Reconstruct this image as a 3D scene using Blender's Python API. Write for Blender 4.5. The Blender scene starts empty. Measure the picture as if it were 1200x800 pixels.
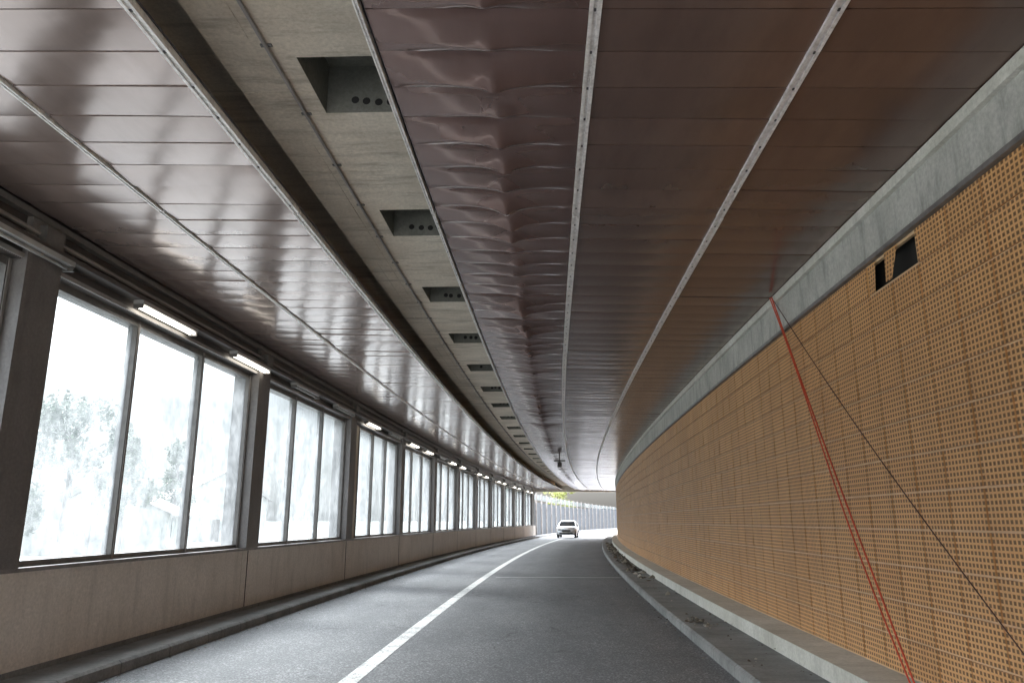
import bpy, bmesh, math, random
from mathutils import Vector, Matrix, noise
random.seed(7)
K=0.00086
S0,S1=-3.0,72.0  # near end cut short behind the camera so skylight floods in
def off(s): return K*s*s
def P(s,lat,z): return (lat+off(s), s, z)
def zc(lat): # ceiling height
    return 4.2+(2.88-lat)/(2.88+4.85)*0.2

# ---------------- materials ----------------
class M:
    def __init__(s,name):
        s.m=bpy.data.materials.new(name); s.m.use_nodes=True
        s.t=s.m.node_tree; s.n=s.t.nodes; s.l=s.t.links
        s.b=s.n['Principled BSDF']; s.out=s.n['Material Output']
    def link(s,a,b): s.l.new(a,b)
    def node(s,t,**kw):
        n=s.n.new(t)
        for k,v in kw.items(): setattr(n,k,v)
        return n
    def math(s,op,a,b=None,c=None):
        n=s.node('ShaderNodeMath',operation=op)
        for i,v in enumerate((a,b,c)):
            if v is None: continue
            if isinstance(v,(int,float)): n.inputs[i].default_value=v
            else: s.link(v,n.inputs[i])
        return n.outputs[0]
    def uv(s): return s.node('ShaderNodeTexCoord').outputs['UV']
    def obj(s): return s.node('ShaderNodeTexCoord').outputs['Object']
    def scale(s,v,sc):
        n=s.node('ShaderNodeVectorMath',operation='MULTIPLY'); s.link(v,n.inputs[0]); n.inputs[1].default_value=sc; return n.outputs[0]
    def noise(s,v,scale,detail=4,rough=.6):
        n=s.node('ShaderNodeTexNoise'); n.inputs['Scale'].default_value=scale; n.inputs['Detail'].default_value=detail; n.inputs['Roughness'].default_value=rough
        s.link(v,n.inputs['Vector']); return n.outputs['Fac']
    def ramp(s,f,stops):
        n=s.node('ShaderNodeValToRGB'); e=n.color_ramp.elements
        while len(e)<len(stops): e.new(.5)
        for i,(p,c) in enumerate(stops):
            e[i].position=p
            if not isinstance(c,(tuple,list)): c=(c,c,c)
            e[i].color=(c[0],c[1],c[2],1)
        s.link(f,n.inputs[0]); return n.outputs[0]
    def mix(s,f,a,b,mode='MIX'):
        n=s.node('ShaderNodeMix',data_type='RGBA',blend_type=mode)
        for i,v in ((0,f),(6,a),(7,b)):
            if isinstance(v,(int,float)): n.inputs[i].default_value=v if i==0 else (v,v,v,1)
            elif isinstance(v,tuple): n.inputs[i].default_value=(v[0],v[1],v[2],1)
            else: s.link(v,n.inputs[i])
        return n.outputs[2]
    def bump(s,h,strength=.3,dist=.01):
        n=s.node('ShaderNodeBump'); n.inputs['Strength'].default_value=strength; n.inputs['Distance'].default_value=dist
        s.link(h,n.inputs['Height']); s.link(n.outputs[0],s.b.inputs['Normal']); return n
    def col(s,c):
        if isinstance(c,tuple): s.b.inputs['Base Color'].default_value=(*c,1)
        else: s.link(c,s.b.inputs['Base Color'])
    def set(s,**kw):
        for k,v in kw.items():
            k=k.replace('_',' ')
            if isinstance(v,(int,float)): s.b.inputs[k].default_value=v
            else: s.link(v,s.b.inputs[k])
    def island(s): return s.node('ShaderNodeNewGeometry').outputs['Random Per Island']

def simple(name,c,rough=.6,metal=0,var=.25,sc=3,bump=.1):
    m=M(name); o=m.obj(); n=m.noise(o,sc,6)
    lo=tuple(x*(1-var) for x in c); hi=tuple(min(1,x*(1+var)) for x in c)
    m.col(m.ramp(n,[(.3,lo),(.7,hi)])); m.set(Roughness=rough,Metallic=metal)
    if bump: m.bump(m.noise(o,sc*20,3),bump,.005)
    return m.m

# asphalt
m=M('asphalt'); uv=m.uv()
fine=m.noise(m.obj(),48,4,.85); big=m.noise(m.scale(uv,(.35,.8,1)),1.1,7,.7); mid=m.noise(uv,5,7,.75)
vo=m.node('ShaderNodeTexVoronoi'); vo.inputs['Scale'].default_value=55; m.link(m.obj(),vo.inputs['Vector'])
c=m.ramp(fine,[(.36,(.035,.037,.04)),(.5,(.125,.128,.134)),(.64,(.38,.38,.39))])
c=m.mix(m.math('MULTIPLY',m.math('GREATER_THAN',m.math('MULTIPLY',vo.outputs['Color'],1.0),.76),.6),c,(.45,.45,.45))
c=m.mix(m.ramp(big,[(.4,.0),(.62,.5)]),c,(.09,.093,.10))
c=m.mix(m.ramp(mid,[(.48,.0),(.72,.4)]),c,(.22,.22,.225))
sp=m.node('ShaderNodeSeparateXYZ'); m.link(uv,sp.inputs[0])
tr=m.math('SINE',m.math('MULTIPLY_ADD',sp.outputs[1],3.9,0.6))
c=m.mix(m.ramp(m.math('MULTIPLY_ADD',tr,.5,.5),[(.4,0.0),(1,.25)]),c,(.075,.075,.08))
# hairline cracks
wv=m.node('ShaderNodeVectorMath',operation='ADD'); m.link(uv,wv.inputs[0]); nn=m.node('ShaderNodeTexNoise'); nn.inputs['Scale'].default_value=1.6; nn.inputs['Detail'].default_value=5; m.link(uv,nn.inputs['Vector']); m.link(nn.outputs['Color'],wv.inputs[1])
vc=m.node('ShaderNodeTexVoronoi'); vc.feature='DISTANCE_TO_EDGE'; vc.inputs['Scale'].default_value=.32; m.link(wv.outputs[0],vc.inputs['Vector'])
crk=m.math('MULTIPLY',m.ramp(vc.outputs['Distance'],[(.0,1.0),(.006,0.0)]),.65)
crk=m.math('MULTIPLY',crk,m.ramp(mid,[(.42,0.0),(.55,1.0)]))
c=m.mix(crk,c,(.025,.025,.027))
m.col(c); m.set(Roughness=m.ramp(mid,[(.3,.5),(.7,.72)])); m.bump(fine,.8,.01)
ASPH=m.m
m=M('road_paint'); uv=m.uv(); w=m.noise(m.obj(),35,8,.8); w2=m.noise(m.obj(),3,4)
f=m.ramp(m.math('ADD',w,m.math('MULTIPLY',w2,.35)),[(.58,0.05),(.70,1.0)])
m.col(m.mix(f,(.20,.20,.205),(.72,.72,.70))); m.set(Roughness=.6); m.bump(w,.5,.006); PAINT=m.m
def concrete(name,lo,hi,board=None,stain=.5,sc=1.0,rough=.85):
    m=M(name); uv=m.uv(); o=m.obj()
    n=m.noise(o,1.3*sc,8,.65); f=m.noise(o,30*sc,5,.7)
    c=m.ramp(n,[(.3,lo),(.68,hi)])
    c=m.mix(m.ramp(f,[(.35,.5),(.7,0.0)]),c,tuple(x*.6 for x in lo))
    st=m.noise(m.scale(uv,(2.2,.35,1)),2.5,6,.7)
    c=m.mix(m.math('MULTIPLY',m.ramp(st,[(.5,0.0),(.72,1.0)]),stain),c,tuple(x*.45 for x in lo))
    h=f
    if board:
        sp=m.node('ShaderNodeSeparateXYZ'); m.link(uv,sp.inputs[0])
        fr=m.math('FRACT',m.math('MULTIPLY',sp.outputs[board[0]],1/board[1]))
        ln=m.math('LESS_THAN',fr,board[2] if len(board)>2 else .06)
        c=m.mix(m.math('MULTIPLY',ln,board[3] if len(board)>3 else .55),c,tuple(x*.4 for x in lo))
        h=m.math('SUBTRACT',f,m.math('MULTIPLY',ln,.8))
    m.col(c); m.set(Roughness=rough); m.bump(h,.4,.01); return m.m
SOFF=concrete('soffit_concrete',(.52,.44,.34),(.78,.69,.56),stain=.9)
BAND=concrete('wall_concrete',(.42,.41,.37),(.66,.64,.59),stain=.85)
PARA=concrete('parapet_concrete',(.66,.58,.50),(.79,.71,.63),stain=.4,rough=.7)
PLINTH=concrete('plinth_whitewash',(.60,.58,.50),(.80,.78,.71),stain=.45)
KERB=concrete('kerb_stone',(.16,.16,.155),(.34,.335,.32),board=(0,1.0,.02),stain=.5)
WALK=concrete('sidewalk_concrete',(.17,.17,.17),(.30,.30,.29),stain=.6)
COLM=concrete('column_paint',(.13,.115,.105),(.21,.19,.18),stain=.5,rough=.5)
DARKV=simple('dark_void',(.02,.018,.016),.9)
BEAM=simple('header_paint',(.065,.055,.05),.4,sc=5)
FRAME=simple('frame_steel',(.14,.13,.12),.45,.2,sc=8)
SILL=simple('sill_metal',(.22,.20,.19),.45,.4,sc=8)
m=M('trim_aluminium'); o=m.obj(); n=m.noise(o,18,6,.7)
m.col(m.ramp(n,[(.3,(.50,.47,.44)),(.6,(.85,.82,.79))])); m.set(Roughness=.4,Metallic=.15); TRIM=m.m
TRIMD=simple('trim_dark',(.05,.045,.045),.5)
PIPE=simple('conduit',(.26,.24,.225),.5,.1)
# ceiling planks
def plank(name,lo,hi,r0,r1,ior,met=.35,bs=.25):
    m=M(name); uv=m.uv(); isl=m.island()
    n=m.noise(m.scale(uv,(.5,1.2,1)),1.6,7,.65)
    c=m.mix(n,lo,hi)
    k=m.ramp(isl,[(0,.88),(1,1.10)])
    c=m.mix(1.0,c,k,'MULTIPLY')
    st=m.noise(m.scale(uv,(.6,2.0,1)),2.0,6,.6)
    c=m.mix(m.math('MULTIPLY',m.ramp(st,[(.45,0.0),(.7,1.0)]),.25),c,tuple(x*.55 for x in lo))
    m.col(c); rn=m.noise(m.scale(uv,(.8,2.6,1)),1.1,3,.5)
    m.set(Roughness=m.ramp(rn,[(.2,r0),(.8,r1)]),IOR=ior,Metallic=met)
    m.bump(m.noise(m.scale(uv,(1.2,.5,1)),2.6,3,.5),bs,.01)
    return m.m
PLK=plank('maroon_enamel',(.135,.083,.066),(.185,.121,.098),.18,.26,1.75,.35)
PLKL=plank('maroon_enamel_window_lit',(.27,.20,.172),(.345,.265,.232),.13,.23,1.95,.42,.4)  # same enamel with a lighter base: window reflection put into the colour
PLK2=plank('maroon_enamel_buckled',(.14,.078,.064),(.19,.114,.096),.10,.16,2.1,.5,.15)
# perforated panels
m=M('perforated_panel'); uv=m.uv(); sp=m.node('ShaderNodeSeparateXYZ'); m.link(uv,sp.inputs[0])
fu=m.math('ABSOLUTE',m.math('SUBTRACT',m.math('FRACT',m.math('MULTIPLY',sp.outputs[0],1/.045)),.5))
fv=m.math('ABSOLUTE',m.math('SUBTRACT',m.math('FRACT',m.math('MULTIPLY',sp.outputs[1],1/.04036)),.5))
r=m.math('MAXIMUM',fu,fv)
hole=m.ramp(r,[(.24,1.0),(.35,0.0)])
n=m.noise(m.obj(),.9,7,.65); st=m.noise(m.scale(uv,(2.5,.3,1)),2,6,.7)
c=m.ramp(n,[(.3,(.64,.335,.13)),(.7,(.78,.435,.182))])
c=m.mix(1.0,c,m.ramp(m.island(),[(0,.95),(1,1.04)]),'MULTIPLY')
c=m.mix(m.math('MULTIPLY',m.ramp(st,[(.5,0.0),(.75,1.0)]),.35),c,(.30,.16,.07))
c=m.mix(hole,c,(.20,.10,.042))
m.col(c); m.set(Roughness=.55); m.bump(m.math('MULTIPLY',hole,-1),.6,.006); PERF=m.m
RAIL=simple('panel_rail',(.70,.47,.27),.6,0,sc=6,var=.15)
# dirty glass
m=M('dirty_glass'); uv=m.uv()
d1=m.noise(m.scale(uv,(1.2,.7,1)),1.3,7,.65); d2=m.noise(m.scale(uv,(9,.5,1)),1.5,6,.7); d3=m.noise(uv,6,8,.7)
sp=m.node('ShaderNodeSeparateXYZ'); m.link(uv,sp.inputs[0])
dirt=m.math('ADD',m.math('MULTIPLY',d1,.9),m.math('MULTIPLY',d2,.45))
dirt=m.math('ADD',dirt,m.math('MULTIPLY',d3,.25))
dirt=m.math('ADD',dirt,m.math('MULTIPLY',m.math('SUBTRACT',2.2,sp.outputs[1]),.05))
dirt=m.math('ADD',dirt,m.math('MULTIPLY',m.island(),.2))
fac=m.ramp(m.math('MULTIPLY',dirt,.55),[(.37,.34),(.73,.90)])
tp=m.node('ShaderNodeBsdfTransparent'); tp.inputs[0].default_value=(.72,.79,.83,1)
tl=m.node('ShaderNodeBsdfTranslucent'); m.link(m.ramp(m.math('ADD',m.math('MULTIPLY',d3,.5),m.math('MULTIPLY',d1,.5)),[(.38,(.058,.068,.074)),(.62,(.145,.160,.169))]),tl.inputs[0])
mx=m.node('ShaderNodeMixShader'); m.link(fac,mx.inputs[0]); m.link(tp.outputs[0],mx.inputs[1]); m.link(tl.outputs[0],mx.inputs[2])
gl=m.node('ShaderNodeBsdfGlossy'); gl.inputs['Roughness'].default_value=.1
mx2=m.node('ShaderNodeMixShader'); mx2.inputs[0].default_value=.05; m.link(mx.outputs[0],mx2.inputs[1]); m.link(gl.outputs[0],mx2.inputs[2])
m.link(mx2.outputs[0],m.out.inputs['Surface']); GLASS=m.m
m=M('lamp_tube'); m.b.inputs['Emission Color'].default_value=(1,.96,.85,1); m.b.inputs['Emission Strength'].default_value=7; TUBE=m.m
LAMPH=simple('lamp_housing',(.35,.34,.32),.5)
ROPE=simple('red_rope',(.60,.08,.035),.7,sc=30); CABLE=simple('black_cable',(.10,.04,.03),.7)
GROUND=simple('ground_soil',(.13,.14,.11),.95,sc=.4,var=.4)
APRON=simple('bounce_yard',(.20,.20,.195),.95,sc=.5,var=.4)
BARR=simple('barrier_panel',(.085,.095,.105),.6,sc=1)
WHITEC=simple('car_paint_white',(.60,.61,.63),.25,bump=0); TYRE=simple('tyre',(.02,.02,.02),.8); CGLASS=simple('car_glass',(.03,.035,.04),.08,bump=0)
CHROME=simple('headlight',(.8,.8,.8),.15,.3,bump=0)
LEAF=simple('leaf_green',(.045,.065,.03),.7,var=.5,sc=2,bump=0); LEAFY=simple('leaf_yellow',(.16,.18,.03),.7,var=.4,sc=2,bump=0)
BARK=simple('bark',(.07,.055,.045),.9); ROOF=simple('roof_tile',(.10,.07,.06),.8); PLASTER=simple('plaster',(.35,.34,.31),.8)
BANDO=concrete('outer_wall_concrete',(.16,.16,.155),(.26,.255,.24),stain=.6)

# ---------------- mesh helpers ----------------
def empty(name):
    e=bpy.data.objects.new(name,None); bpy.context.collection.objects.link(e); return e
def mk(name,verts,faces,mat,parent=None,uvs=None,smooth=False):
    me=bpy.data.meshes.new(name); me.from_pydata(verts,[],faces); me.update()
    if uvs:
        u=me.uv_layers.new(name='UVMap')
        for lp in me.loops: u.data[lp.index].uv=uvs[lp.vertex_index]
    if isinstance(mat,list):
        for x in mat: me.materials.append(x)
    else: me.materials.append(mat)
    if smooth:
        for p in me.polygons: p.use_smooth=True
    o=bpy.data.objects.new(name,me); bpy.context.collection.objects.link(o)
    if parent: o.parent=parent
    return o
def srange(a,b,d):
    n=max(1,int(round((b-a)/d))); return [a+(b-a)*i/n for i in range(n+1)]
def sweep(name,pts,s0,s1,mat,parent=None,ds=1.5,closed=False,smooth=False,vfun=None,sf=None):
    ss=srange(s0,s1,ds); n=len(pts); V=[];F=[];U=[]
    cum=[0]
    for i in range(1,n): cum.append(cum[-1]+math.dist(pts[i],pts[i-1]))
    for s in ss:
        for i,(a,z) in enumerate(pts):
            V.append(P(s,a,z)); U.append((s,vfun(a,z) if vfun else cum[i]))
    for j in range(len(ss)-1):
        for i in range(n if closed else n-1):
            k=(i+1)%n
            F.append((j*n+i,j*n+k,(j+1)*n+k,(j+1)*n+i))
    if closed:
        F.append(tuple(range(n))[::-1]); b=(len(ss)-1)*n; F.append(tuple(b+i for i in range(n)))
    return mk(name,V,F,mat,parent,U,smooth)
def bar(name,a0,a1,z0,z1,s0,s1,mat,parent=None,ds=1.5):
    return sweep(name,[(a0,z0),(a1,z0),(a1,z1),(a0,z1)],s0,s1,mat,parent,ds,True,vfun=lambda a,z:z+a)
def tube(name,a,z,r,s0,s1,mat,parent=None,ds=1.0,n=8):
    return sweep(name,[(a+r*math.cos(t*2*math.pi/n),z+r*math.sin(t*2*math.pi/n)) for t in range(n)],s0,s1,mat,parent,ds,True,True)
class Acc: # accumulate many boxes
    def __init__(s): s.V=[];s.F=[];s.U=[]
    def box(s,a0,a1,z0,z1,s0,s1):
        b=len(s.V)
        for ss in (s0,s1):
            for a,z in ((a0,z0),(a1,z0),(a1,z1),(a0,z1)):
                s.V.append(P(ss,a,z)); s.U.append((ss+a*.7,z))
        for f in ((3,2,1,0),(4,5,6,7),(0,1,5,4),(1,2,6,5),(2,3,7,6),(3,0,4,7)): s.F.append(tuple(b+i for i in f))
    def quad(s,q,u=None):
        b=len(s.V); s.V+=q; s.U+= u or [(p[1],p[2]) for p in q]; s.F.append((b,b+1,b+2,b+3))
    def out(s,name,mat,parent=None,smooth=False): return mk(name,s.V,s.F,mat,parent,s.U,smooth)

# ---------------- ground & road ----------------
R=1500
gs=mk('ground',[(-R,-R,-.35),(R,-R,-.35),(R,R,-.35),(-R,R,-.35)],[(0,1,2,3)],GROUND)
SE=190
sweep('bounce_yard',[(-16,-.34),(-5.4,-.30)],-40,SE,APRON,ds=3)  # added strip, bounces skylight through the windows onto ceiling and soffit
sweep('road',[(x,0) for x in (-4.3,-3,-1.5,0,1.85)],-60,SE,ASPH,ds=2,vfun=lambda a,z:a)
rm=empty('road_markings')
sweep('lane_line',[(-1.98,.004),(-1.80,.004)],-60,SE,PAINT,rm,ds=2)
j=Acc()
for s in (21.3,):
    j.quad([P(s,-1.6,.004),P(s,1.8,.004),P(s+.12,1.8,.004),P(s+.12,-1.6,.004)])
j.out('transverse_joint',PAINT,rm)
kl=empty('kerb')
sweep('kerb_stone',[(-4.3,-.3),(-4.3,.10),(-4.33,.125),(-4.52,.125),(-4.52,.11)],-60,SE,KERB,kl,ds=2)
sweep('ledge',[(-4.52,.118),(-5.3,.118),(-5.3,-.4)],-60,SE,WALK,kl,ds=2)
kr=empty('sidewalk')
sweep('kerb_stone',[(1.85,-.3),(1.85,.10),(1.88,.125),(2.06,.125),(2.06,.10)],-60,SE,KERB,kr,ds=2)
sweep('paving',[(2.06,.118),(2.52,.118),(3.2,.118),(3.2,-.4)],-60,SE,WALK,kr,ds=2)

# ---------------- right wall ----------------
rw=empty('cladded_wall')
bar('plinth',2.50,3.0,.10,.285,S0,S1,PLINTH,rw)
bar('structural_wall',3.0,3.5,-.3,5.2,S0,S1,DARKV,rw)
bar('concrete_band',2.875,3.001,3.735,4.30,S0,S1,BAND,rw)
bar('band_top_trim',2.83,2.874,4.10,4.19,S0,S1,PLINTH,rw)
bar('band_bottom_trim',2.85,2.90,3.694,3.733,S0,S1,SILL,rw)
pan=Acc(); rows=12; z0=.30; rh=(3.69-z0)/rows; cw=.45
holes_s=[]
s=S0
while s<S1-.01:
    for r_ in range(rows):
        cx_=s+cw/2
        if r_==rows-1 and 5.6<cx_<6.4:
            holes_s.append(s); continue
        g=.008; a=2.88; t=[random.uniform(-.004,.004) for _ in range(4)]
        zz0=z0+r_*rh+g; zz1=z0+(r_+1)*rh-g; sa=s+g; sb=s+cw-g
        b=len(pan.V)
        for (ss,z,tt) in ((sa,zz0,t[0]),(sb,zz0,t[1]),(sb,zz1,t[2]),(sa,zz1,t[3])):
            pan.V.append(P(ss,a+tt*.8,z)); pan.U.append((ss-S0,z-z0))
        for (ss,z) in ((sa,zz0),(sb,zz0),(sb,zz1),(sa,zz1)):
            pan.V.append(P(ss,a+.03,z)); pan.U.append((ss-S0,z-z0))
        pan.F+= [(b,b+1,b+2,b+3)]+[(b+i,b+4+i,b+4+(i+1)%4,b+(i+1)%4) for i in range(4)]
    s+=cw
# bent remnant of the torn panels hanging between the two openings
zt=z0+11*rh; h0=holes_s[0]
pan.quad([P(h0+.30,2.885,zt+.275),P(h0+.52,2.875,zt+.275),P(h0+.49,2.85,zt+.01),P(h0+.40,2.86,zt+.01)],[(h0+.30,zt+.275),(h0+.52,zt+.275),(h0+.49,zt),(h0+.4,zt)])
pan.quad([P(h0+.72,2.885,zt+.275),P(h0+.89,2.885,zt+.275),P(h0+.89,2.88,zt+.01),P(h0+.74,2.87,zt+.01)],[(h0+.72,zt+.275),(h0+.89,zt+.275),(h0+.89,zt),(h0+.74,zt)])
pan.out('perforated_panels',PERF,rw)
rl=Acc()
s=S0
while s<S1:
    top=3.693 if not (abs(s-h0-cw)<.05) else zt
    rl.box(2.895,2.93,.287,top,s-.03,s+.03); s+=cw
rl.out('vertical_rails',RAIL,rw)
rl=Acc()
for r_ in range(rows+1):
    zz=z0+r_*rh
    for a,b in zip(srange(S0,S1,1.5)[:-1],srange(S0,S1,1.5)[1:]): rl.box(2.896,2.928,max(.288,zz-.02),min(3.692,zz+.02),a,b)
rl.out('horizontal_rails',RAIL,rw)

# ---------------- roof / soffit ----------------
ce=empty('tunnel_ceiling')
bar('roof_slab',-5.6,4.0,5.35,5.9,S0,S1,BAND,ce)
for nm,s in (('portal_beam_far',S1),('added_portal_beam_near',S0-.5)): bar(nm,-5.6,4.0,4.12,5.9,s,s+.5,BAND,ce)  # near portal is added, unseen, where the shortened tunnel opens to the sky
ZS=4.70
sof=Acc(); hs=[]
s=4.67-2.7*2
while s<S1-1: hs.append(s); s+=2.7
def strip(a0,a1,z,skip):
    br=sorted(set([S0,S1]+[h for h in hs]+[h+.75 for h in hs]))
    for x,y in zip(br[:-1],br[1:]):
        if skip and any(abs(x-h)<1e-6 for h in hs): continue
        sof.quad([P(x,a0,z),P(y,a0,z),P(y,a1,z),P(x,a1,z)],[(x,a0),(y,a0),(y,a1),(x,a1)])
strip(-2.28,-1.72,ZS,False); strip(-1.72,-1.12,ZS,True); strip(-1.12,-.5,ZS,False)
strip(-5.3,-2.95,ZS,False); strip(-.5,3.0,ZS,False)
for x,y in zip(srange(S0,S1,2)[:-1],srange(S0,S1,2)[1:]):
    sof.quad([P(x,-2.28,ZS),P(y,-2.28,ZS),P(y,-2.28,5.0),P(x,-2.28,5.0)])
    sof.quad([P(x,-2.95,ZS),P(y,-2.95,ZS),P(y,-2.95,5.0),P(x,-2.95,5.0)])
    sof.quad([P(x,-2.95,5.0),P(y,-2.95,5.0),P(y,-2.28,5.0),P(x,-2.28,5.0)])
sof.out('soffit',SOFF,ce)
# raised fins left by the formwork boards
fn=Acc()
for a in (-2.12,-1.98,-.98,-1.06): 
    x=S0
    while x<S1-1:
        L=random.uniform(1.2,3.2)
        if random.random()<.75: fn.box(a-.0025,a+.0025,ZS-.005,ZS+.003,x,min(S1,x+L))
        x+=L
x=S0
while x<S1-1:
    fn.box(-2.27,-1.73,ZS-.004,ZS+.003,x,x+.006); x+=random.choice((1.35,2.7))
fn.out('formwork_fins',SOFF,ce)
rec=Acc(); hol=Acc()
for h in hs:
    a0,a1,zt_=-1.72,-1.12,ZS+.42; e=h+.75
    rec.quad([P(h,a0,ZS),P(h,a1,ZS),P(h,a1,zt_),P(h,a0,zt_)]); rec.quad([P(e,a0,ZS),P(e,a1,ZS),P(e,a1,zt_),P(e,a0,zt_)])
    rec.quad([P(h,a0,ZS),P(e,a0,ZS),P(e,a0,zt_),P(h,a0,zt_)]); rec.quad([P(h,a1,ZS),P(e,a1,ZS),P(e,a1,zt_),P(h,a1,zt_)])
    rec.quad([P(h,a0,zt_),P(e,a0,zt_),P(e,a1,zt_),P(h,a1,zt_)])
    for k_ in range(4):
        if random.random()<.12: continue
        cx=-1.5+k_*.1+random.uniform(-.015,.015); cz=ZS+.10+random.uniform(-.015,.015); b=len(hol.V); n=12
        for t in range(n):
            q=P(e-.004,cx+.032*math.cos(t*2*math.pi/n),cz+.032*math.sin(t*2*math.pi/n)); hol.V.append(q); hol.U.append((0,0))
        hol.F.append(tuple(range(b,b+n)))
RECM=concrete('recess_concrete_shaded',(.16,.16,.13),(.27,.26,.22),stain=.5)  # darker copy of the soffit concrete: shade inside the recesses painted in
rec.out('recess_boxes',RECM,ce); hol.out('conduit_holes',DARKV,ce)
tube('soffit_conduit',-1.88,ZS-.02,.014,S0,S1,PIPE,ce)
bk=Acc()
s=S0+.3
while s<S1:
    bk.box(-1.92,-1.84,ZS-.012,ZS-.002,s,s+.03); s+=.9
bk.out('conduit_clips',FRAME,ce)
# planks
PW=.39
def field(name,a0,a1,mat,nx,ny,buckle=False,wav=1.0):
    V=[];F=[];U=[];s=S0+.02
    i=0
    while s<S1-.35:
        g=.004; tilt=random.gauss(0,.0026)*wav; tl2=random.gauss(0,.0025)*wav; dz=random.uniform(-.0015,.0015)
        if buckle:
            env=.35+1.0*math.exp(-((s-8)/4.5)**2)+.6*math.exp(-((s-19)/8)**2)
            A=random.choice((random.uniform(.025,.04),random.uniform(.045,.08)))*env; cx=(a0+a1)/2+.05+random.uniform(-.03,.03); wd=random.uniform(.14,.40)
            A2=random.uniform(.2,1.3); pk=random.uniform(.74,.88); ph=random.uniform(0,50)
        b=len(V)
        for j in range(ny+1):
            v=j/ny; ss=s+g+(PW-2*g)*v
            for k in range(nx+1):
                u=k/nx; a=a0+(a1-a0)*u
                z=zc(a)+dz+tilt*(v-.5)+tl2*(u-.5)-.0035*math.sin(math.pi*v)*1.0
                if buckle:
                    t=a-cx; edge=math.sin(math.pi*u)**.5 if 0<u<1 else 0
                    rt=math.sqrt(t*t+.0002)
                    cusp=.75*math.exp(-rt/wd)+.22*math.exp(-(t/.07)**2)+.25*math.exp(-abs(t)/.5)
                    prof=(v/pk)**2.4 if v<pk else max(0,1-(v-pk)/(1-pk))**.6
                    z-=A*cusp*edge*prof*1.15
                    z+=A*.9*cusp*edge*A2*math.exp(-(v/.12)**2)
                    z-=.0045*env*edge*math.sin(math.pi*v)*noise.noise(Vector((a*3.5,ss*2.2,ph)))
                V.append(P(ss,a,z)); U.append((ss,a))
        w=nx+1
        for j in range(ny):
            for k in range(nx):
                F.append((b+j*w+k,b+j*w+k+1,b+(j+1)*w+k+1,b+(j+1)*w+k))
        for j in (0,ny):
            bb=len(V)
            for k in range(nx+1):
                x,y,z=V[b+j*w+k]; V.append((x,y,z+.03)); U.append(U[b+j*w+k])
            for k in range(nx): F.append((b+j*w+k,b+j*w+k+1,bb+k+1,bb+k))
        s+=PW; i+=1
    o=mk(name,V,F,mat,ce,U,True)
    md=o.modifiers.new('es','EDGE_SPLIT'); md.split_angle=math.radians(50)
    return o
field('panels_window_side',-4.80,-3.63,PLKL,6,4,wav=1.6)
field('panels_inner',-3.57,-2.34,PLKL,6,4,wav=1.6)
field('panels_buckled',-.97,.29,PLK2,48,18,True)
field('panels_centre',.35,1.62,PLK,8,4)
field('panels_wall_side',1.68,2.84,PLK,6,4)
def trim(name,a,w,segs=True,mat=TRIM,h=.022):
    z=zc(a)
    br=[S0,.8,6.55,12.4,18.3,24.2,30,36,42,48,54,60,66,S1]
    ac=Acc()
    for x,y in zip(br[:-1],br[1:]):
        jit=random.uniform(-.008,.008)
        for p,q in zip(srange(x,y-.03,1.5)[:-1],srange(x,y-.03,1.5)[1:]):
            ac.box(a-w/2+jit,a-w*.18+jit,z-h,z+.03,p,q); ac.box(a+w*.18+jit,a+w/2+jit,z-h,z+.03,p,q)
            ac.box(a-w*.18+jit,a+w*.18+jit,z-h*.45,z+.02,p,q)
    o=ac.out(name,mat,ce)
    d=Acc(); s=S0
    while s<S1:
        d.box(a-.006,a+.006,z-h*.45-.008,z-h*.45-.001,s,s+.02); s+=.39
    d.out(name+'_screws',TRIMD,ce)
    sweep(name+'_shadow_gap',[(a-w/2-.02,z+.032),(a+w/2+.02,z+.032)],S0,S1,TRIMD,ce)
trim('trim_outer_left',-3.60,.042); trim('trim_inner_left',-2.31,.062); trim('trim_opening_edge',-1.0,.03); trim('trim_centre',.32,.068); trim('trim_right',1.65,.066)
sweep('plenum_cover_a',[(-4.85,4.52),(-2.36,4.47)],S0,S1,DARKV,ce)
sweep('plenum_cover_b',[(-.95,4.42),(2.9,4.32)],S0,S1,DARKV,ce)
# hanging device
hd=empty('hanging_traffic_camera')
sC=33
def cbox(name,c,d,mat,parent,bev=.02):
    bm=bmesh.new(); bmesh.ops.create_cube(bm,size=1)
    for v in bm.verts: v.co=Vector((v.co.x*d[0]+c[0],v.co.y*d[1]+c[1],v.co.z*d[2]+c[2]))
    if bev: bmesh.ops.bevel(bm,geom=bm.edges,offset=bev,segments=2,affect='EDGES')
    me=bpy.data.meshes.new(name); bm.to_mesh(me); bm.free(); me.materials.append(mat)
    o=bpy.data.objects.new(name,me); bpy.context.collection.objects.link(o); o.parent=parent; return o
x,y,_=P(sC,-.05,0)
cbox('stem',(x,y,4.1),(.06,.06,.4),FRAME,hd,.01); cbox('body',(x,y,3.85),(.18,.5,.2),BEAM,hd); cbox('bracket',(x,y,4.03),(.5,.1,.06),BEAM,hd,.01)

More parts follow.
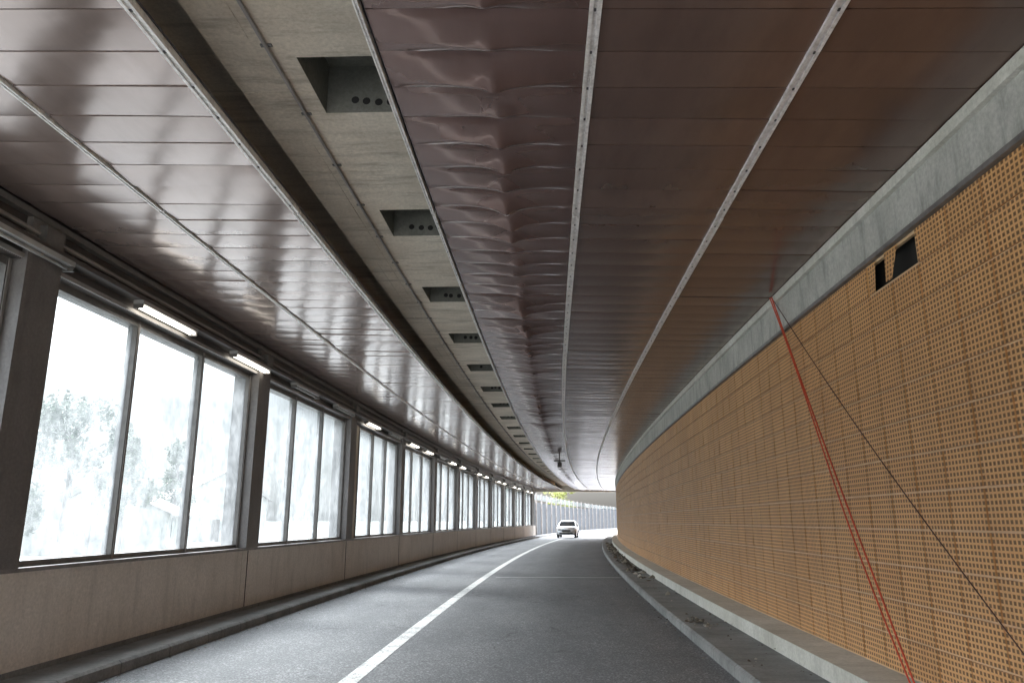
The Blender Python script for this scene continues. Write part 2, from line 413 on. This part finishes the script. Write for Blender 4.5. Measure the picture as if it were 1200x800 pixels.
# ---------------- window wall ----------------
ww=empty('window_wall')
PER=5.74; c0=6.48; cols=[]
n=-3
while c0+n*PER<S1: 
    if c0+n*PER>S0: cols.append(c0+n*PER)
    n+=1
par=Acc(); prev=S0
for s in cols+[S1]:
    for x,y in zip(srange(prev,s,1.5)[:-1],srange(prev,s,1.5)[1:]): 
        par.box(-5.15,-4.85,0,1.035,x+(.006 if x==prev else 0),y-(.006 if y==s else 0))
    prev=s
par.out('parapet',PARA,ww)
bar('sill',-5.18,-4.82,1.037,1.075,S0,S1,SILL,ww)
bar('kick_rail',-4.86,-4.835,.119,.17,S0,S1,WALK,ww)
cl=Acc()
for s in cols:
    cl.box(-5.22,-4.80,1.077,4.33,s,s+.50)
cl.out('columns',COLM,ww)
ch=Acc()
for s in cols: ch.box(-4.848,-4.842,.17,1.03,s+.2,s+.215)
ch.out('parapet_joints',DARKV,ww)
bar('header_beam',-5.3,-4.86,3.88,5.36,S0,S1,BEAM,ww)
bar('header_flange',-4.858,-4.70,4.02,4.06,S0,S1,BEAM,ww)
bar('header_edge_angle',-4.858,-4.78,4.30,4.36,S0,S1,FRAME,ww)
bar('header_lower_trim',-4.858,-4.83,3.885,3.93,S0,S1,PIPE,ww)
tube('conduit_a',-4.80,4.17,.025,S0,S1,PIPE,ww); tube('conduit_b',-4.79,4.10,.016,S0,S1,FRAME,ww)
fr=Acc(); gla=Acc(); inf=Acc(); lt=Acc()
ext=[S0-.5]+cols
for i,s in enumerate(ext):
    a=s+.5; b=(ext[i+1] if i+1<len(ext) else S1)
    if abs(s-(c0+2*PER))<.1:
        inf.box(-5.1,-4.95,1.076,3.878,a,a+.75); a+=.75
    L=(b-a)/3
    for k in range(4):
        p=a+k*L; w=.032
        x0=p if k==0 else p-w; x1=p+2*w if k==0 else (p if k==3 else p+w)
        if k==3: x0=p-2*w
        fr.box(-5.06,-4.94,1.076,3.879,x0,x1)
        lt.box(-4.939,-4.93,1.078,3.87,x0+.014,x1-.014)
    fr.box(-5.05,-4.945,3.80,3.8785,a+.065,b-.065); fr.box(-5.05,-4.945,1.0765,1.13,a+.065,b-.065)
    for k in range(3):
        gla.quad([P(a+k*L+.03,-5.0,1.10),P(a+(k+1)*L-.03,-5.0,1.10),P(a+(k+1)*L-.03,-5.0,3.83),P(a+k*L+.03,-5.0,3.83)])
fr.out('window_frames',FRAME,ww); gla.out('window_glass',GLASS,ww); inf.out('infill_panel',SOFF,ww); lt.out('mullion_caps',PIPE,ww)
# lamps
s=8.3-2.7*4; i=0
while s<S1-3:
    lm=empty('fluorescent_light'); a=-4.74
    bar('housing',a-.06,a+.06,3.97,4.018,s,s+1.4,LAMPH,lm)
    if i in (4,5) or (i>7 and i%3!=0):
        tube('tube_1',a-.03,3.945,.014,s+.04,s+1.36,TUBE,lm,.7); tube('tube_2',a+.03,3.945,.014,s+.04,s+1.36,TUBE,lm,.7)
    else:
        tube('tube_1',a,3.945,.018,s+.04,s+1.36,LAMPH,lm,.7)
    for e in (s,s+1.375): bar('end_cap',a-.055,a+.055,3.92,3.969,e,e+.025,FRAME,lm)
    s+=2.7; i+=1
jb=Acc()
for s in cols: jb.box(-4.858,-4.72,4.065,4.25,s+.1,s+.36)
jb.out('junction_boxes',FRAME,ww)

# ---------------- ropes ----------------
def curve(name,pts,r,mat,parent=None):
    cu=bpy.data.curves.new(name,'CURVE'); cu.dimensions='3D'; cu.bevel_depth=r; cu.bevel_resolution=3
    sp=cu.splines.new('NURBS'); sp.points.add(len(pts)-1); sp.use_endpoint_u=True; sp.order_u=3
    for p,q in zip(sp.points,pts): p.co=(*q,1)
    cu.materials.append(mat); o=bpy.data.objects.new(name,cu); bpy.context.collection.objects.link(o)
    if parent: o.parent=parent
    return o
def lerp(a,b,t): return tuple(x+(y-x)*t for x,y in zip(a,b))
A=(2.80,8.95,4.16); B=(2.74,6.1,.30)
pts=[P(*( (lerp(A,B,t/12))[1], lerp(A,B,t/12)[0]-.0, lerp(A,B,t/12)[2]-.05*math.sin(math.pi*t/12))) for t in range(13)]
rp=empty('red_rope')
curve('strand_1',pts,.008,ROPE,rp)
pts2=[(x-.01+.02*math.sin(i*.5),y+.035+.03*math.sin(i/12*3.1),z) for i,(x,y,z) in enumerate(pts)]
curve('strand_2',pts2,.007,ROPE,rp)
A=(2.82,8.95,4.12); B=(2.80,4.2,.30)
pts=[P((lerp(A,B,t/12))[1],lerp(A,B,t/12)[0],lerp(A,B,t/12)[2]-.10*math.sin(math.pi*t/12)) for t in range(13)]
curve('black_cable',pts,.0045,CABLE)

# debris
db=Acc()
def chip(s,a,r,z):
    b=len(db.V); n=5
    for t in range(n):
        rr=r*random.uniform(.5,1.2); db.V.append(P(s+rr*math.sin(t*1.257)*1.3,a+rr*math.cos(t*1.257),z+random.uniform(.0,.4)*r)); db.U.append((0,0))
    db.V.append(P(s,a,z+r*random.uniform(.5,1.1))); db.U.append((0,0))
    for t in range(n): db.F.append((b+t,b+(t+1)%n,b+n))
for _ in range(700):
    s=random.uniform(4,60); a=random.choice((1.79,1.79,2.12,2.42))+random.gauss(0,.05); chip(s,a,random.uniform(.005,.024),.004 if a<1.84 else .128)
for _ in range(200):
    s=random.gauss(32,7); chip(s,2.28+random.gauss(0,.12),random.uniform(.03,.13),.12)
for _ in range(45): chip(random.gauss(11.2,.3),2.08+random.gauss(0,.09),random.uniform(.01,.04),.128)
for _ in range(300): chip(random.uniform(5,50),-4.25+abs(random.gauss(0,.08)),random.uniform(.006,.02),.004)
for _ in range(700): chip(random.uniform(5,30),random.uniform(-4.2,1.8),random.uniform(.003,.007),.002)
DEB=M('debris_litter'); DEB.col(DEB.ramp(DEB.island(),[(0,(.05,.04,.03)),(.6,(.14,.12,.09)),(1,(.45,.42,.36))])); DEB.set(Roughness=.9)
db.out('debris_litter',DEB.m)

# ---------------- outside ----------------
nb=empty('noise_barrier')
bb=Acc(); s=S1+.5
while s<SE:
    bb.box(-5.6,-5.45,-.3,3.4+.3*math.sin(s*.05),s,s+.28); bb.box(-5.6,-5.5,-.3,3.3,s+.28,s+.4)
    s+=.4
bb.out('ribs',BARR,nb)
pp=Acc(); s=S1+.5
while s<SE: pp.box(-5.44,-5.30,-.3,4.2,s,s+.14); s+=4
pp.out('posts',PIPE,nb)
gg=Acc(); s=S1+.5
while s<SE-4: gg.quad([P(s+.14,-5.4,3.5),P(s+4,-5.4,3.5),P(s+4,-5.4,4.1),P(s+.14,-5.4,4.1)]); s+=4
gg.out('upper_glass',GLASS,nb)
sweep('retaining_wall',[(3.0,-.3),(3.0,3.0),(3.3,3.0),(3.3,-.3)],S1+.5,SE,BANDO,None,2)

def tree(name,x,y,h,r,leafm,nleaf=2600,sd=1,conifer=False):
    rnd=random.Random(sd); e=empty(name); V=[];F=[]
    def limb(p,q,r0,r1,n=7):
        p=Vector(p);q=Vector(q);d=(q-p).normalized(); u=d.orthogonal().normalized(); w=d.cross(u); b=len(V)
        for c,rr in ((p,r0),(q,r1)):
            for t in range(n): V.append(tuple(c+rr*(u*math.cos(t*2*math.pi/n)+w*math.sin(t*2*math.pi/n))))
        for t in range(n): F.append((b+t,b+(t+1)%n,b+n+(t+1)%n,b+n+t))
    limb((x,y,-.4),(x+.1,y,h*.45),.22,.15); limb((x+.1,y,h*.45),(x,y+.1,h*.9),.15,.04)
    cl=[]
    for i in range(18):
        zz=rnd.uniform(.25,.97)*h; an=rnd.uniform(0,6.28); rad=r*(1-zz/h if conifer else math.sin(min(1,zz/h)*2.6))*rnd.uniform(.4,1)
        q=(x+rad*math.cos(an),y+rad*math.sin(an),zz+rad*.3); limb((x,y,zz*.85),q,.06,.015,5); cl.append((Vector(q),r*rnd.uniform(.18,.38)))
    mk('trunk',V,F,BARK,e,None,True); LV=[];LF=[]
    for i in range(nleaf):
        c,cr=rnd.choice(cl); d=Vector((rnd.gauss(0,1),rnd.gauss(0,1),rnd.gauss(0,.8))).normalized()*cr*rnd.random()**.4
        p=c+d; u=Vector((rnd.gauss(0,1),rnd.gauss(0,1),rnd.gauss(0,1))).normalized(); w=u.orthogonal().normalized(); sz=rnd.uniform(.07,.16)
        b=len(LV); LV+= [tuple(p+u*sz),tuple(p+w*sz*.6),tuple(p-u*sz),tuple(p-w*sz*.6)]; LF.append((b,b+1,b+2,b+3))
    mk('crown',LV,LF,leafm,e)
tree('deciduous_tree',-18.5,22,11,2.8,LEAF,4000,1)
tree('deciduous_tree',-24,38,7,3.0,LEAF,4000,2)
tree('conifer_tree',-20,36,5.5,2.0,LEAF,4500,3,True)
tree('conifer_tree',-23,33,4.5,1.8,LEAF,4500,8,True)
tree('conifer_tree',-30,62,8,2.5,LEAF,4000,4,True)
tree('deciduous_tree',2.5,118,6.8,3.0,LEAFY,3500,5)
tree('deciduous_tree',-4,128,7,3.0,LEAF,3500,6)
def house(x,y,w,d,h,rh,ang):
    e=empty('plaster_house'); 
    V=[(-w/2,-d/2,-.4),(w/2,-d/2,-.4),(w/2,d/2,-.4),(-w/2,d/2,-.4),(-w/2,-d/2,h),(w/2,-d/2,h),(w/2,d/2,h),(-w/2,d/2,h),(0,-d/2,h+rh),(0,d/2,h+rh)]
    mk('walls',V,[(0,1,5,8,4),(2,3,7,9,6),(1,2,6,5),(3,0,4,7)],PLASTER,e)
    o=.4
    mk('roof',[(-w/2-o,-d/2-o,h-.2),(0,-d/2-o,h+rh+.06),(0,d/2+o,h+rh+.06),(-w/2-o,d/2+o,h-.2),(w/2+o,-d/2-o,h-.2),(w/2+o,d/2+o,h-.2)],[(0,1,2,3),(1,4,5,2)],ROOF,e)
    for i in range(3):
        cbox('window_%d'%i,(w/2+.01,-d/2+d*(i+.5)/3,h*.55),(.08,1.0,1.2),CGLASS,e,0)
    cbox('door',(-.5,-d/2-.01,.6),(.9,.08,2.0),BARK,e,0)
    e.location=(x,y,0); e.rotation_euler=(0,0,ang)
house(-27,48,8,10,2.0,1.8,.3); house(-34,30,9,12,2.2,1.8,-.9); house(-34,75,9,12,3.5,2.4,.8)

# ---------------- car ----------------
car=empty('hatchback_car')
prof=[(-2.0,.32),(-2.02,.62),(-1.9,.82),(-1.05,.98),(-.35,1.42),(.1,1.50),(1.1,1.48),(1.75,1.05),(1.98,.95),(2.0,.4),(1.9,.28),(-1.9,.26)]
bm=bmesh.new(); 
def hw(z): return .86 if z<1.0 else .86-(z-1.0)*.42
L=[bm.verts.new((-hw(z)*(.93 if abs(y)>1.85 else 1),y,z)) for y,z in prof]; Rr=[bm.verts.new((hw(z)*(.93 if abs(y)>1.85 else 1),y,z)) for y,z in prof]
bm.faces.new(L); bm.faces.new(Rr[::-1])
for i in range(len(prof)):
    k=(i+1)%len(prof); bm.faces.new((L[i],Rr[i],Rr[k],L[k]))
bmesh.ops.recalc_face_normals(bm,faces=bm.faces)
bmesh.ops.bevel(bm,geom=bm.edges,offset=.05,segments=3,affect='EDGES')
me=bpy.data.meshes.new('body'); bm.to_mesh(me); bm.free(); me.materials.append(WHITEC)
for p in me.polygons: p.use_smooth=True
o=bpy.data.objects.new('body',me); bpy.context.collection.objects.link(o); o.parent=car
mk('windscreen',[(-.76,-1.02,1.015),(.76,-1.02,1.015),(.62,-.38,1.425),(-.62,-.38,1.425)],[(0,1,2,3)],CGLASS,car)
for sg in (-1,1): mk('side_glass',[(sg*.868,-.85,1.02),(sg*.868,1.5,1.02),(sg*.70,1.05,1.40),(sg*.70,-.28,1.40)],[(0,1,2,3)],CGLASS,car)
for nm,yy,xx in (('w1',-1.3,-.78),('w2',-1.3,.78),('w3',1.3,-.78),('w4',1.3,.78)):
    bm=bmesh.new(); bmesh.ops.create_cone(bm,cap_ends=True,segments=24,radius1=.32,radius2=.32,depth=.2); bmesh.ops.bevel(bm,geom=[e for e in bm.edges if len(e.link_faces)==2 and any(len(f.verts)>4 for f in e.link_faces)],offset=.03,segments=2,affect='EDGES')
    me=bpy.data.meshes.new('wheel'); bm.to_mesh(me); bm.free(); me.materials.append(TYRE)
    o=bpy.data.objects.new('wheel',me); bpy.context.collection.objects.link(o); o.parent=car; o.rotation_euler=(0,math.pi/2,0); o.location=(xx,yy,.32)
    cbox('hub',(xx+(.1 if xx>0 else -.1),yy,.32),(.03,.34,.34),CHROME,car,.01)
for sg in (-1,1):
    cbox('headlight',(sg*.62,-1.96,.72),(.34,.12,.16),CHROME,car,.03); cbox('mirror',(sg*.95,-.75,1.05),(.18,.1,.14),WHITEC,car,.03)
cbox('grille',(0,-2.01,.62),(.8,.05,.13),TYRE,car,.01); cbox('lower_grille',(0,-2.0,.40),(1.2,.06,.12),TYRE,car,.01); cbox('number_plate',(0,-2.035,.5),(.5,.02,.1),PLASTER,car,0)
sc=71; x,y,_=P(sc,-1.75,0); car.location=(x,y,.0); car.rotation_euler=(0,0,-math.atan(2*K*sc))

# ---------------- light ----------------
w=bpy.data.worlds.new('World'); bpy.context.scene.world=w; w.use_nodes=True; nt=w.node_tree
sky=nt.nodes.new('ShaderNodeTexSky'); sky.sky_type='NISHITA'; sky.sun_disc=False; sky.sun_elevation=math.radians(40); sky.sun_rotation=math.radians(-60)
sky.dust_density=3
hs_=nt.nodes.new('ShaderNodeHueSaturation'); hs_.inputs['Saturation'].default_value=.25
# overcast cloud layer: zenith much brighter than the hazy horizon
tc=nt.nodes.new('ShaderNodeTexCoord'); sx=nt.nodes.new('ShaderNodeSeparateXYZ'); nt.links.new(tc.outputs['Generated'],sx.inputs[0])
mr=nt.nodes.new('ShaderNodeMapRange'); mr.inputs[1].default_value=.14; mr.inputs[2].default_value=.62; mr.inputs[3].default_value=.165; mr.inputs[4].default_value=4.1; nt.links.new(sx.outputs[2],mr.inputs[0])
nt.links.new(sky.outputs[0],hs_.inputs['Color']); nt.links.new(hs_.outputs[0],nt.nodes['Background'].inputs[0]); nt.links.new(mr.outputs[0],nt.nodes['Background'].inputs[1])
sl=bpy.data.lights.new('sun','SUN'); sl.energy=2; sl.angle=math.radians(25); sl.color=(1,.96,.9)
so=bpy.data.objects.new('sun',sl); bpy.context.collection.objects.link(so)
az=math.radians(-60); el=math.radians(40)
d=Vector((math.sin(az)*math.cos(el),math.cos(az)*math.cos(el),math.sin(el))); so.rotation_euler=d.to_track_quat('Z','Y').to_euler()

cam=bpy.data.cameras.new('cam'); co=bpy.data.objects.new('camera',cam); bpy.context.collection.objects.link(co)
cam.lens=26.4; cam.sensor_width=36; cam.clip_end=4000; cam.clip_start=.05
co.location=(0,0,1.5); co.rotation_euler=(math.radians(90+13.4),0,math.radians(2.05))
sc_=bpy.context.scene; sc_.camera=co
sc_.view_settings.view_transform='Standard'; sc_.view_settings.look='None'; sc_.view_settings.exposure=0
